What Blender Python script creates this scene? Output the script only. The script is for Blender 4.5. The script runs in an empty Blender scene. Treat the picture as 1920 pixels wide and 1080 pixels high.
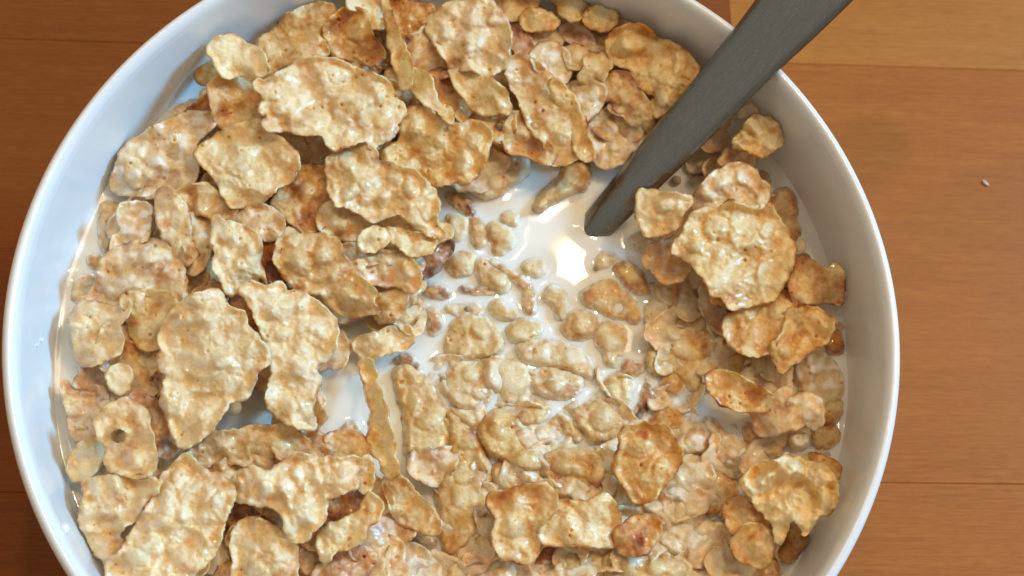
import bpy, math, random
import numpy as np
from mathutils import Matrix, Vector
from mathutils.geometry import delaunay_2d_cdt

# ------------------------------------------------------------------ scene, camera, world, lamps
S = bpy.context.scene
COL = S.collection
MM = 0.001
MILK = 0.046            # height of the milk above the table top (table top is z = 0)
RIM = 0.018             # rim plane above the milk
CAM = np.array([-0.00604708, -0.07084388, 0.19552723 + RIM])   # relative to the milk plane
RX, RY = 0.35914317, -0.06977436
HFOV = math.radians(45)
cx, sx, cy, sy = math.cos(RX), math.sin(RX), math.cos(RY), math.sin(RY)
ROT = np.array([[1, 0, 0], [0, cx, -sx], [0, sx, cx]]) @ np.array([[cy, 0, sy], [0, 1, 0], [-sy, 0, cy]])
FPX = 960 / math.tan(HFOV / 2)

cam = bpy.data.cameras.new('camera'); camo = bpy.data.objects.new('camera', cam); COL.objects.link(camo)
cam.sensor_fit = 'HORIZONTAL'; cam.sensor_width = 36; cam.angle = HFOV
cam.clip_start = 0.01; cam.clip_end = 20
m4 = Matrix([list(ROT[i]) + [0] for i in range(3)] + [[0, 0, 0, 1]])
m4.translation = Vector((CAM[0], CAM[1], CAM[2] + MILK)); camo.matrix_world = m4
cam.dof.use_dof = True; cam.dof.focus_distance = 0.212; cam.dof.aperture_fstop = 28
S.camera = camo

w = bpy.data.worlds.new('World'); S.world = w; w.use_nodes = True
bg = w.node_tree.nodes['Background']; bg.inputs[1].default_value = 0.38
# a dim warm room: pale ceiling, darker walls towards the floor
_t = w.node_tree; _tc = _t.nodes.new('ShaderNodeTexCoord'); _sx = _t.nodes.new('ShaderNodeSeparateXYZ'); _r = _t.nodes.new('ShaderNodeValToRGB')
_t.links.new(_tc.outputs['Generated'], _sx.inputs[0]); _t.links.new(_sx.outputs['Z'], _r.inputs[0]); _t.links.new(_r.outputs[0], bg.inputs[0])
_e = _r.color_ramp.elements; _e[0].position = 0.0; _e[0].color = (.55, .45, .34, 1); _e[1].position = 1.0; _e[1].color = (1.08, .95, .78, 1)
_m = _e.new(.45); _m.color = (.95, .81, .63, 1)

def area(name, loc, target, power, color, sx_, sy_=None, spread=None):
    l = bpy.data.lights.new(name, 'AREA'); l.energy = power; l.color = color
    l.shape = 'RECTANGLE'; l.size = sx_; l.size_y = sy_ or sx_
    o = bpy.data.objects.new(name, l); COL.objects.link(o); o.location = loc
    o.rotation_euler = (Vector(target) - Vector(loc)).to_track_quat('-Z', 'Y').to_euler()
    return o
# warm ceiling lamp, then unseen warm lights added to shape the lighting
area('ceiling_lamp', (0.175, 0.50, 1.30), (0, 0, .05), 2.6, (1.0, 0.78, 0.50), 0.05, 0.038)
area('ceiling_lamp', (-0.22, 0.66, 1.40), (0, 0, .05), 1.3, (1.0, 0.80, 0.52), 0.05, 0.05)  # extra small lamp, added to give the wet flakes more glints
area('added_soft_fill', (0.78, 0.36, 1.25), (0, 0, .05), 5.4, (1.0, 0.77, 0.48), 0.5, 0.5)  # added broad light with no real source, softens shadows and lifts the right
area('added_side_fill', (0.62, 0.34, 1.00), (0, 0, .05), 1.8, (1.0, 0.77, 0.48), 0.05, 0.05)  # added light with no real source, brightens right over left
# cool daylight from a window on the right
area('window_light', (2.2, 0.75, 1.28), (0, 0, .05), 86, (0.19, 0.57, 1.0), 0.5, 0.5)
S.cycles.max_bounces = 7; S.cycles.diffuse_bounces = 4; S.cycles.glossy_bounces = 3; S.cycles.transmission_bounces = 4
S.cycles.caustics_reflective = False; S.cycles.caustics_refractive = False

S.view_settings.view_transform = 'Standard'; S.view_settings.look = 'None'
S.view_settings.gamma = 1; S.view_settings.exposure = -0.12; S.view_settings.use_curve_mapping = False

# ------------------------------------------------------------------ helpers
def unproj(u, v, z):
    """photo pixel (1920x1080) + height in m above the milk -> point (milk frame)"""
    u = np.asarray(u, float); v = np.asarray(v, float); z = np.asarray(z, float)
    d = np.stack([(u - 960) / FPX, -(v - 540) / FPX, -np.ones_like(u)], -1) @ ROT.T
    t = (z - CAM[2]) / d[..., 2]
    return CAM + d * t[..., None]

def tag(o, label=None, cat=None, group=None, kind=None):
    if label: o['label'] = label
    if cat: o['category'] = cat
    if group: o['group'] = group
    if kind: o['kind'] = kind
    return o

def mesh_obj(name, verts, faces, mat=None, parent=None, smooth=True, loc=(0, 0, 0)):
    me = bpy.data.meshes.new(name)
    me.from_pydata([tuple(p) for p in np.asarray(verts)], [], [tuple(f) for f in faces])
    me.update()
    if smooth:
        me.polygons.foreach_set('use_smooth', [True] * len(me.polygons))
    if mat: me.materials.append(mat)
    o = bpy.data.objects.new(name, me); COL.objects.link(o)
    o.location = loc
    if parent: o.parent = parent
    return o

def empty(name, loc):
    o = bpy.data.objects.new(name, None); COL.objects.link(o); o.location = loc; o.empty_display_size = .01
    return o

def hash2(ix, iy, seed):
    h = (ix.astype(np.int64) * 374761393 + iy.astype(np.int64) * 668265263 + seed * 1442695041) & 0xFFFFFFFF
    h = ((h ^ (h >> 13)) * 1274126177) & 0xFFFFFFFF
    return ((h ^ (h >> 16)) & 0xFFFF) / 65535.0
def vnoise(x, y, seed):             # gradient noise on a turned lattice, about -.5 .. .5
    an = (seed * .7137) % 6.28; x, y = x * math.cos(an) - y * math.sin(an) + seed * .37, x * math.sin(an) + y * math.cos(an)
    ix = np.floor(x); iy = np.floor(y); fx = x - ix; fy = y - iy
    def g(dx, dy):
        a = hash2(ix + dx, iy + dy, seed) * 6.28318; return np.cos(a) * (fx - dx) + np.sin(a) * (fy - dy)
    u = fx * fx * fx * (fx * (fx * 6 - 15) + 10); v = fy * fy * fy * (fy * (fy * 6 - 15) + 10)
    return ((g(0, 0) * (1 - u) + g(1, 0) * u) * (1 - v) + (g(0, 1) * (1 - u) + g(1, 1) * u) * v) * .85
def sstep(a, b, x):
    t = np.clip((x - a) / (b - a), 0, 1); return t * t * (3 - 2 * t)

# ------------------------------------------------------------------ materials
def mat_new(name):
    m = bpy.data.materials.new(name); m.use_nodes = True
    nt = m.node_tree; b = nt.nodes['Principled BSDF']
    return m, nt, b
def N(nt, typ, **kw):
    n = nt.nodes.new(typ)
    for k, v in kw.items():
        if k.startswith('i_'): n.inputs[k[2:].replace('_', ' ')].default_value = v
        else: setattr(n, k, v)
    return n
def mixc(nt, fac, a, b, typ='MIX'):
    n = nt.nodes.new('ShaderNodeMix'); n.data_type = 'RGBA'; n.blend_type = typ
    for sock, val in ((0, fac), (6, a), (7, b)):
        if hasattr(val, 'links'): nt.links.new(val, n.inputs[sock])
        else: n.inputs[sock].default_value = val if sock == 0 else (*val[:3], 1)
    return n.outputs[2]
def math_(nt, op, a, b=None, clamp=False):
    n = nt.nodes.new('ShaderNodeMath'); n.operation = op; n.use_clamp = clamp
    for i, v in ((0, a), (1, b)):
        if v is None: continue
        if hasattr(v, 'links'): nt.links.new(v, n.inputs[i])
        else: n.inputs[i].default_value = v
    return n.outputs[0]
def ramp(nt, fac, stops):
    n = nt.nodes.new('ShaderNodeValToRGB'); e = n.color_ramp.elements
    while len(e) < len(stops): e.new(.5)
    for el, (p, c) in zip(e, stops):
        el.position = p; el.color = (*c, 1) if len(c) == 3 else c
    nt.links.new(fac, n.inputs[0]); return n.outputs[0]
def noise(nt, vec, scale, detail=3, rough=.55, dist=0):
    n = N(nt, 'ShaderNodeTexNoise'); n.inputs['Scale'].default_value = scale; n.inputs['Detail'].default_value = detail
    n.inputs['Roughness'].default_value = rough; n.inputs['Distortion'].default_value = dist
    nt.links.new(vec, n.inputs['Vector']); return n.outputs['Fac']

def make_flake_mat():
    m, nt, b = mat_new('cornflake'); L = nt.links
    pos = N(nt, 'ShaderNodeNewGeometry').outputs['Position']
    at = N(nt, 'ShaderNodeAttribute', attribute_name='tone').outputs['Fac']
    am = N(nt, 'ShaderNodeAttribute', attribute_name='milk').outputs['Fac']
    n1 = noise(nt, pos, 260, 4, .6, .4); n2 = noise(nt, pos, 1250, 3, .65)
    t = math_(nt, 'ADD', at, math_(nt, 'MULTIPLY', math_(nt, 'SUBTRACT', n1, .5), .55))
    t = math_(nt, 'ADD', t, math_(nt, 'MULTIPLY', math_(nt, 'SUBTRACT', n2, .5), .62), clamp=True)
    col = ramp(nt, t, [(0, (.81, .665, .38)), (.18, (.735, .53, .23)), (.36, (.66, .41, .14)), (.52, (.58, .265, .048)),
                       (.68, (.47, .165, .032)), (.85, (.28, .07, .016)), (1, (.11, .03, .01))])
    # thin milk film
    mf = math_(nt, 'ADD', am, math_(nt, 'MULTIPLY', math_(nt, 'SUBTRACT', noise(nt, pos, 300, 3, .6), .5), .55), clamp=True)
    col = mixc(nt, ramp(nt, mf, [(0, (0, 0, 0)), (.7, (.72, .72, .72)), (1, (1, 1, 1))]), col, mixc(nt, ramp(nt, mf, [(.55, (0, 0, 0)), (.95, (1, 1, 1))]), (.85, .745, .565), (.90, .85, .75)))
    L.new(col, b.inputs['Base Color'])
    r = math_(nt, 'ADD', .38, math_(nt, 'MULTIPLY', noise(nt, pos, 500, 2), .40))
    L.new(r, b.inputs['Roughness'])
    b.inputs['Subsurface Weight'].default_value = .55
    b.inputs['Subsurface Radius'].default_value = (1, .5, .2)
    b.inputs['Subsurface Scale'].default_value = .0016; b.subsurface_method = 'BURLEY'
    b.inputs['Specular IOR Level'].default_value = .3
    bc = N(nt, 'ShaderNodeBump', i_Strength=1.0, i_Distance=.00016)
    L.new(noise(nt, pos, 1050, 2, .5), bc.inputs['Height']); L.new(bc.outputs[0], b.inputs['Coat Normal'])
    b.inputs['Coat Weight'].default_value = 1.0; b.inputs['Coat Roughness'].default_value = .035; b.inputs['Coat IOR'].default_value = 1.36
    bp = N(nt, 'ShaderNodeBump', i_Strength=.7, i_Distance=.00019)
    h = math_(nt, 'ADD', noise(nt, pos, 900, 3, .6), math_(nt, 'MULTIPLY', noise(nt, pos, 2600, 2, .5), .45))
    L.new(h, bp.inputs['Height']); L.new(bp.outputs[0], b.inputs['Normal'])
    return m
def make_milk_mat():
    m, nt, b = mat_new('milk')
    b.inputs['Base Color'].default_value = (.93, .885, .79, 1)
    b.inputs['Roughness'].default_value = .05
    b.inputs['Subsurface Weight'].default_value = .6
    b.inputs['Subsurface Radius'].default_value = (1, .75, .5)
    b.inputs['Subsurface Scale'].default_value = .0022
    return m
def make_ceramic_mat():
    m, nt, b = mat_new('white_glazed_ceramic')
    pos = N(nt, 'ShaderNodeNewGeometry').outputs['Position']
    n = noise(nt, pos, 60, 3)
    nt.links.new(mixc(nt, n, (.80, .80, .79), (.86, .86, .85)), b.inputs['Base Color'])
    b.inputs['Roughness'].default_value = .17
    bp = N(nt, 'ShaderNodeBump', i_Strength=.05, i_Distance=.002)
    nt.links.new(noise(nt, pos, 130, 2), bp.inputs['Height']); nt.links.new(bp.outputs[0], b.inputs['Normal'])
    return m
def make_steel_mat():
    m, nt, b = mat_new('brushed_steel'); L = nt.links
    tc = N(nt, 'ShaderNodeTexCoord').outputs['Object']
    mp = N(nt, 'ShaderNodeMapping'); mp.inputs['Scale'].default_value = (1, 14, 1)
    L.new(tc, mp.inputs[0])
    g = noise(nt, mp.outputs[0], 260, 4, .65)
    sp = noise(nt, tc, 1500, 2, .5)
    spk = ramp(nt, sp, [(0, (0, 0, 0)), (.66, (0, 0, 0)), (.72, (1, 1, 1))])
    c = mixc(nt, ramp(nt, g, [(.3, (0, 0, 0)), (.7, (1, 1, 1))]), (.255, .275, .272), (.30, .32, .322))
    c = mixc(nt, math_(nt, 'MULTIPLY', spk, .22), c, (.62, .62, .6))
    L.new(c, b.inputs['Base Color'])
    b.inputs['Metallic'].default_value = 1
    L.new(math_(nt, 'ADD', .17, math_(nt, 'MULTIPLY', g, .2)), b.inputs['Roughness'])
    bp = N(nt, 'ShaderNodeBump', i_Strength=.12, i_Distance=.0002)
    L.new(g, bp.inputs['Height']); L.new(bp.outputs[0], b.inputs['Normal'])
    return m
def make_wood_mat(name, light, dark, line, seed):
    m, nt, b = mat_new(name); L = nt.links
    tc = N(nt, 'ShaderNodeTexCoord').outputs['Object']
    mp = N(nt, 'ShaderNodeMapping'); mp.inputs['Scale'].default_value = (1.0, 9.0, 1.0)
    mp.inputs['Location'].default_value = (seed * 1.37, seed * .71, 0); L.new(tc, mp.inputs[0])
    mp2 = N(nt, 'ShaderNodeMapping'); mp2.inputs['Scale'].default_value = (1.0, 26.0, 1.0)
    mp2.inputs['Location'].default_value = (seed * .7, seed * 2.1, 0); L.new(tc, mp2.inputs[0])
    g1 = noise(nt, mp.outputs[0], 16, 5, .6, .6); g2 = noise(nt, mp2.outputs[0], 42, 4, .65, .3)
    mp3 = N(nt, 'ShaderNodeMapping'); mp3.inputs['Scale'].default_value = (1.0, 8.0, 1.0); L.new(tc, mp3.inputs[0])
    g3 = noise(nt, mp3.outputs[0], 230, 4, .65); g4 = noise(nt, mp.outputs[0], 7, 2, .5)
    c = mixc(nt, ramp(nt, g1, [(.30, (0, 0, 0)), (.70, (1, 1, 1))]), dark, light)
    c = mixc(nt, ramp(nt, g2, [(.34, (.6, .6, .6)), (.54, (0, 0, 0))]), c, line)
    c = mixc(nt, math_(nt, 'MULTIPLY', ramp(nt, g3, [(.36, (1, 1, 1)), (.56, (0, 0, 0))]), .55), c, line)
    c = mixc(nt, math_(nt, 'MULTIPLY', ramp(nt, g4, [(.35, (0, 0, 0)), (.7, (1, 1, 1))]), .3), c, light)
    L.new(c, b.inputs['Base Color'])
    L.new(math_(nt, 'ADD', .34, math_(nt, 'MULTIPLY', g2, .18)), b.inputs['Roughness'])
    b.inputs['Specular IOR Level'].default_value = .2
    bp = N(nt, 'ShaderNodeBump', i_Strength=.25, i_Distance=.0004)
    L.new(math_(nt, 'ADD', g2, math_(nt, 'MULTIPLY', g3, .6)), bp.inputs['Height']); L.new(bp.outputs[0], b.inputs['Normal'])
    return m
FLAKE = make_flake_mat(); MILKM = make_milk_mat(); CERAMIC = make_ceramic_mat(); STEEL = make_steel_mat()
WOOD_L = make_wood_mat('honey_wood', (.48, .190, .034), (.415, .150, .024), (.32, .105, .015), 1)
WOOD_R = make_wood_mat('brown_wood', (.44, .145, .021), (.375, .114, .015), (.285, .078, .010), 5)
WOOD_M = make_wood_mat('shaded_russet_wood', (.265, .073, .0095), (.22, .057, .007), (.165, .039, .0048), 9)  # russet wood, colour darkened to stand in for shade left of the bowl
FLAKES = '''
pale curled flake standing highest against the upper left bowl wall|p .05 14 .8 .1 1 1|393,90 405,72 433,68 457,80 480,93 497,113 498,137 473,147 453,140 437,143 420,140 407,123 398,103|
amber flake with a pale left flank just under the pale curled one|p .38 9.5 .9 .1 -6 2|393,157 417,142 443,145 480,150 493,180 490,217 453,230 417,238 405,220 397,187|
small shaded amber chip closest to the upper left wall|p .45 6 .5 0 0 0|367,133 383,120 403,113 413,140 393,153 373,152|
dark rusty splinter pointing up beside the upper left wall|p .75 5 .4 0 2 2|343,217 370,197 393,178 400,200 393,215 367,218|
broad milky blistered flake along the upper left wall|p .3 6 1.3 .35 2 1|230,283 253,263 277,250 300,233 317,227 350,213 377,213 397,217 400,233 373,260 363,283 370,310 360,343 333,360 287,363 233,362 210,350 218,320|245,335,22 290,300,18 330,255,16
pale bumpy diamond flake left of and below the largest upper flake|p .2 10.5 1.2 .15 1 -1|365,283 395,262 420,245 455,230 490,228 510,250 535,265 555,290 562,310 548,335 520,350 500,372 470,385 435,387 420,370 405,340 390,320 370,300|
largest upper flake, wide and ragged with two pinholes and milk|p .22 14.5 1.3 .25 -1 1|478,153 500,150 517,140 537,130 560,115 590,108 623,112 650,120 680,133 703,140 723,150 737,170 740,183 757,197 760,213 743,233 745,247 717,267 697,277 683,263 650,273 630,280 613,273 607,253 577,252 540,247 503,243 493,230 500,217 488,207 493,183 483,170|680,220,16 640,220,14 715,180,14 520,205,13
buckled golden flake touching the wall at the top left|p .36 8 1.2 .1 2 -1|483,83 510,60 527,43 550,23 577,7 607,8 627,17 617,37 597,57 607,83 613,100 597,107 560,110 527,123 503,130 493,103|
golden brown folded flake directly above the largest upper flake|p .45 9 1.3 .05 2 3|627,30 650,17 677,20 690,30 693,60 713,90 717,107 697,120 670,113 650,110 630,103 613,83 607,63 617,43|
greyish pale flake cut by the top edge left of the upright sliver|p .22 10 .7 .15 -2 0|655,-7 683,-10 717,-7 722,20 723,43 703,53 688,37 680,20 657,13|
thin pale sliver of flake standing upright on edge at the top|p .10 13.5 .9 0 10 1|715,-5 727,3 740,43 753,77 763,103 772,123 770,150 762,167 750,160 740,130 737,100 728,83 727,53|
short pale crest of flake on edge below the upright sliver|p .15 11 .4 .05 6 2|770,127 800,140 810,153 820,187 843,203 847,230 827,213 803,197 783,180 763,157|
toasted golden flake right of the upright sliver at the top|p .52 9 .9 0 -2 0|723,7 750,3 780,7 813,13 803,30 783,53 760,80 747,63 737,40|
tall milky ribbed flake at the top with white milk spots|p .25 12.5 1.3 .3 2 1|800,33 823,20 837,7 863,3 887,0 917,-3 933,17 952,43 957,83 950,117 933,133 917,143 893,133 870,130 850,127 827,100 810,73 800,53|838,60,17 880,80,18 925,40,14 925,80,12
small orange brown flake tucked between sliver and ribbed flake|p .5 8.5 .9 .2 0 1|750,80 777,73 800,60 813,80 833,107 840,130 823,140 803,133 777,127 763,107|
pale oval leaf shaped flake with brown rim near the top middle|p .22 11.5 .5 .05 2 2|843,133 867,128 897,137 917,147 940,163 953,187 957,207 940,213 917,213 890,207 873,187 857,163|
toasted flake lying in shade left of the pale oval one|p .55 7.5 .7 .1 -2 1|813,143 843,147 863,177 883,207 907,217 917,240 897,230 873,223 850,207 823,187|
golden horn shaped flake curling round a dark hollow|p .3 10.5 1.6 .05 2 1|760,207 783,200 810,210 827,220 837,233 867,233 893,228 913,240 920,260 917,283 907,310 893,330 867,340 843,343 817,347 783,340 763,320 733,310 713,290 727,277 750,260 750,233|890,260,20 870,310,20 780,240,18
knobbly flake with a ring shaped ridge left of the open milk|p .22 11.5 1.7 .2 1 1|613,320 613,300 627,287 653,270 685,267 705,285 710,303 740,312 775,320 800,345 818,365 822,390 818,420 835,440 815,445 790,430 765,415 745,400 717,410 697,413 670,397 647,387 627,380 615,350|650,300,20 740,330,18 720,375,16 770,350,20 800,400,16 655,360,18
shaded grey flake under the knobbly ring ridged one|p .3 7.5 .8 .2 0 2|603,403 620,387 647,393 673,413 713,417 747,410 777,417 820,427 840,433 817,450 780,443 733,427 687,430 667,443 633,440 610,427|
pale rounded knob of puffed flake left of the long pale roll|p .08 11 .7 .05 0 0|670,453 680,437 700,427 720,432 730,447 717,460 700,472 680,470|700,450,22
pale rolled edge of flake right of the rounded knob|p .12 10.5 .7 .05 1 -1|727,427 753,430 787,440 813,450 815,467 790,478 767,477 747,460 730,447|755,445,16 790,460,18
burnt red brown tip at the left shore of the open milk|p .85 3.5 .6 .1 0 0|787,500 783,487 800,480 813,460 823,450 840,453 840,467 827,483 813,507 800,510|
large golden flake sagging down left of the open milk|p .3 10.5 1.4 .15 2 3|520,460 523,440 543,427 567,422 580,437 610,440 633,450 640,470 645,480 657,493 673,520 700,543 700,567 717,593 697,587 673,593 643,590 627,580 613,570 600,550 577,550 557,543 537,527 523,503 515,483|565,495,24 550,450,16 650,560,20 600,480,16
folded flake with brown crease above the blue shaded milk|p .35 8.5 1 .3 1 -1|660,500 687,492 720,487 753,487 773,500 780,523 773,540 747,530 720,527 687,523 667,513|765,515,14
small golden flake hanging over the blue shaded milk|p .36 6.5 .9 .2 1 2|700,537 720,533 747,533 757,547 750,577 730,597 713,590 703,567|
wet grey flake squeezed under the pale roll|p .35 6 .5 .4 0 0|623,473 657,467 700,473 753,483 787,490 780,505 747,487 700,487 667,497 640,490|
pale tongue of flake dipping into the left shore of the milk|p .2 2.5 .7 .25 -2 1|753,550 770,553 783,573 788,597 780,620 760,613 747,597 747,577|
pale bumpy strip of flake below the blue shaded milk|p .15 2.5 .9 .25 1 2|670,647 687,637 713,630 733,620 760,617 767,633 753,647 727,653 707,660 687,670 677,660|
pale upright flake with an orange blister left of centre|p .14 12.5 1.3 .25 -1 2|397,420 403,405 423,412 457,427 483,440 488,463 487,490 495,517 493,537 467,530 450,547 433,553 420,540 410,517 400,497 405,477 398,450|437,450,13 470,470,12 460,520,14
dark reddish fragment deep right of the pale upright flake|p .75 6.5 .5 0 0 1|493,460 517,453 517,490 530,517 507,537 497,517|
pinkish wet flake behind the pale upright flake|p .4 9 .8 .3 0 -1|433,397 473,387 513,403 523,423 510,440 483,433 453,417|
glossy amber flake in the hollow below the largest upper flake|p .5 6.5 1 .1 0 0|540,330 575,318 607,325 612,350 618,380 610,410 590,425 560,420 540,400 520,385 530,355|575,360,20
crinkled golden flake left of the diamond flake's lower tip|p .33 8 .9 .15 1 0|327,370 353,357 387,353 407,370 433,383 427,407 397,400 373,393 347,407 340,387|
narrow pinkish ridge of flake leaning over the left pile|p .28 9.5 .7 .25 2 2|300,370 310,363 327,377 343,397 347,423 350,450 360,477 347,490 330,480 317,460 310,433 303,400|
thin wet ridge just left of the pale upright flake|p .35 8 .7 .3 -2 0|353,417 370,403 390,397 393,427 390,450 383,480 373,500 360,507 357,477 350,447|
small amber flake in cream milk by the left wall|f .48 2.5 .8 .15 0 0|187,383 207,380 223,390 227,417 220,443 207,467 190,463 187,430|
pinkish milk coated flake in the upper part of the left side|p .32 5 1.1 .45 1 0|223,393 253,380 280,390 280,423 273,447 247,450 227,460 213,473 210,453 227,430|
broad orange tinted flake filling the middle of the left side|p .38 6.5 1.3 .3 2 1|190,493 213,470 237,460 267,453 300,453 320,473 340,497 343,517 348,547 340,563 320,560 293,553 260,550 247,563 223,573 197,567 183,547 187,517|255,540,16 205,540,14 280,480,20
tiny amber lump alone in cream milk by the left wall|f .5 1.4 .5 .1 0 0|165,487 177,480 187,487 187,500 177,503 167,497|
sunken amber flake under milk against the left wall|f .42 1.2 .8 .3 0 0|133,550 143,523 167,520 183,537 180,557 157,567 137,563|
dull grey topped flake nearest the left wall|p .24 6 1.2 .2 3 1|133,603 140,583 160,567 190,573 213,577 240,567 237,590 220,610 227,633 220,660 197,673 173,683 153,683 143,660 140,633|
folded flake with a pale lip left of the big pale flake|p .25 7.5 1 .1 1 4|237,567 247,557 270,552 297,553 320,563 327,580 313,607 300,640 280,647 260,637 247,610 250,587|262,565,14
amber flake in shade left below the pale lipped fold|p .42 4 1.1 .15 0 0|220,640 240,643 267,650 293,647 300,677 310,700 300,725 280,745 255,740 225,735 205,715 200,690|
pale yellow knob of puffed flake low on the left side|p .08 7 .6 .1 0 0|203,705 213,690 228,685 242,693 245,710 240,728 228,738 213,730|225,708,20
big pale shield shaped flake at the left, dotted with pinholes|p .12 14 1.2 .22 1 1|300,630 307,607 320,587 340,567 360,553 387,547 400,543 417,550 420,563 433,577 457,587 463,610 483,630 493,643 507,663 503,680 480,700 475,720 473,730 460,750 430,753 423,767 407,790 393,810 377,823 347,837 333,833 323,813 310,777 303,753 307,720 312,705 300,690 297,670 302,655|325,640,14 355,600,14 415,680,14 460,725,14
tall pale flake right of the big shield shaped one|p .15 12.5 1.3 .28 -1 1|450,543 470,530 500,538 523,530 540,545 570,550 600,570 620,590 632,610 628,650 610,675 590,690 600,710 590,740 585,770 590,800 570,805 545,795 520,780 503,760 500,735 510,700 507,670 497,640 487,620 478,590 463,565|510,585,14 560,690,18 540,765,16 600,620,14
brown sliver in the gap between the two tall pale flakes|p .68 8.5 .3 0 0 2|440,567 457,563 477,597 487,627 477,620 460,590|
toasted smooth flake against the left wall above the holed flake|p .5 3 .8 .2 1 0|118,720 140,733 173,743 213,750 197,770 180,797 187,820 160,823 140,817 130,787|
tan flake with one large round hole near the lower left wall|p .3 12 1.1 .2 1 1|180,797 190,777 210,760 233,750 253,757 273,773 277,800 283,817 287,843 290,867 283,887 267,893 233,887 207,880 200,853 203,837 187,823|245,855,16|222,817,13
reddish toasted flake right of the holed flake|p .62 6.5 .9 .25 0 1|247,750 267,742 280,757 297,757 307,777 320,807 333,830 317,850 297,843 283,820 273,787|
pale chip between the holed flake and the wall|p .12 4.5 .8 .15 1 0|133,860 157,830 180,823 193,837 187,867 173,887 147,900 130,890|
greyish tan flake at the lower left touching the wall|p .28 10 1.2 .22 2 1|157,907 180,897 207,893 240,890 273,897 297,900 287,927 267,947 253,970 233,987 220,1003 230,1020 247,1020 233,1040 207,1057 187,1043 167,1027 163,1003 147,1000 153,973 153,947 160,927|178,915,20 205,955,22
very large yellow flake with a sun shaped blister at bottom left|p .22 12 1.4 .25 0 0|300,897 320,880 343,857 360,860 377,880 407,893 430,907 437,933 427,960 417,987 407,1020 397,1043 367,1070 350,1095 267,1095 213,1095 200,1063 227,1040 240,1013 257,983 277,953 293,927|312,927,20 345,965,16 408,942,18 255,1045,22 290,985,20 330,1030,22
long low flake with a brown speck below the blue milk patch|p .35 5.5 .8 .2 -1 3|360,857 385,835 400,820 437,817 467,810 510,807 547,810 567,830 587,840 597,850 567,853 533,860 517,867 490,877 467,867 427,860 395,860 375,870|
lumpy pale flake with a jagged lower end at bottom left centre|p .2 12.5 1.4 .25 0 2|447,887 470,877 497,883 517,877 533,863 567,853 600,857 630,860 660,857 677,867 667,887 673,907 657,920 627,930 613,937 613,953 603,980 583,997 577,1010 547,1017 537,997 530,973 517,953 493,947 460,943 440,933 453,910|500,920,16 590,895,16 560,890,18 570,970,18 645,880,16
small upright pale knob right of the jagged lumpy flake|p .18 11 .7 .1 2 2|667,877 683,853 697,863 700,887 693,917 677,920 667,900|
curled pale hook shaped flake at the bottom left centre|p .14 10.5 1 .1 2 1|597,1003 617,983 647,973 673,960 687,927 707,933 717,950 707,973 690,987 683,1007 653,1027 630,1033 613,1053 600,1043|700,945,16 640,1000,20
red brown scorched chip inside the hook shaped flake|p .78 7 .5 .05 0 -2|613,937 633,927 657,917 677,937 667,953 640,960 627,977 610,973|
wet blistered flake below the jagged lumpy flake|p .28 8.5 1.3 .25 1 0|443,1003 463,980 487,983 510,993 533,1007 547,1027 547,1053 540,1095 453,1095 443,1053|475,1065,20 465,1020,14
amber sliver at the bottom edge beside the very large yellow flake|p .5 5 .5 .05 0 0|410,1067 430,1047 443,1053 447,1090 413,1090|
dark red brown chip in a gap near the bottom left|p .82 5 .3 0 0 0|437,960 447,940 460,950 460,980 447,997|
reddish toasted flake at the bottom edge below the hook|p .66 6 1 .2 1 0|597,1073 620,1050 653,1037 683,1033 697,1047 683,1070 673,1095 593,1095|
pale milky flake right of the hook's lower end|f .2 3 .9 .35 0 0|673,1010 700,987 720,980 733,1003 720,1027 700,1037 677,1027|
cream coloured milky flake at the bottom edge, left of centre|f .25 3 1.3 .4 0 0|687,1073 710,1037 743,1030 773,1027 800,1033 827,1050 833,1073 827,1095 690,1095|750,1065,22
long narrow flake on edge dividing the yellow and white milk|p .16 6.8 1.6 .12 17 1|673,680 690,672 700,690 710,720 720,753 730,790 737,827 743,860 748,887 737,897 723,890 713,867 700,850 690,830 693,795 695,765 685,735 678,705|
small golden lump left of the long narrow flake|p .38 4 .8 .15 0 0|617,827 633,817 667,817 683,833 677,847 660,853 633,850|
faint brown crumb in the shaded yellow milk|f .5 1 .5 .45 0 0|640,807 660,793 677,797 673,813 653,817|
oval tan flake right of the white milk channel|f .36 3 1 .12 0 0|740,700 760,685 785,700 805,720 820,745 838,780 843,820 838,850 825,870 800,880 775,880 763,850 760,810 755,770 745,735|800,790,20
long caramel flake curving down to an orange point near bottom centre|f .42 4 1.1 .1 0 0|840,775 860,787 883,810 900,833 913,860 920,893 913,927 917,947 910,973 893,1000 867,1027 840,1043 830,1020 820,987 823,953 817,927 827,893 840,867 843,830|870,890,22 860,930,20
oval golden flake leaning on the lower end of the milk channel|p .3 5 .8 .1 1 3|727,917 730,900 750,903 773,927 793,947 810,970 817,993 800,993 773,983 753,973 740,953|780,960,16
brown strip of flake awash below the leaning oval flake|f .62 2.2 .5 .1 0 0|713,970 733,977 760,987 790,997 817,1013 813,1027 783,1017 753,1003 727,990|
smooth golden bean shaped flake in the lower middle|f .36 5.5 .9 .03 0 0|897,807 903,790 927,770 947,770 963,780 973,800 977,827 993,840 1013,853 1017,873 1007,883 980,883 953,870 930,857 910,840|940,800,28 985,865,22
low tan flake directly under the golden bean shaped one|f .36 3 .9 .15 0 0|923,877 943,870 973,883 987,900 1013,918 987,927 950,920 930,907|
golden flake with a round pale nose near the bottom centre|p .34 6 1.1 .08 0 2|923,933 953,927 987,920 1020,917 1037,933 1033,953 1017,973 1010,1003 1003,1027 987,1045 960,1043 940,1030 933,1003 940,973 927,953|990,1025,18 960,985,26
small tan flake left of the round nosed flake|f .35 3 .9 .15 0 0|887,1013 910,987 933,983 937,1020 947,1043 917,1043 893,1037|
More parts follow.
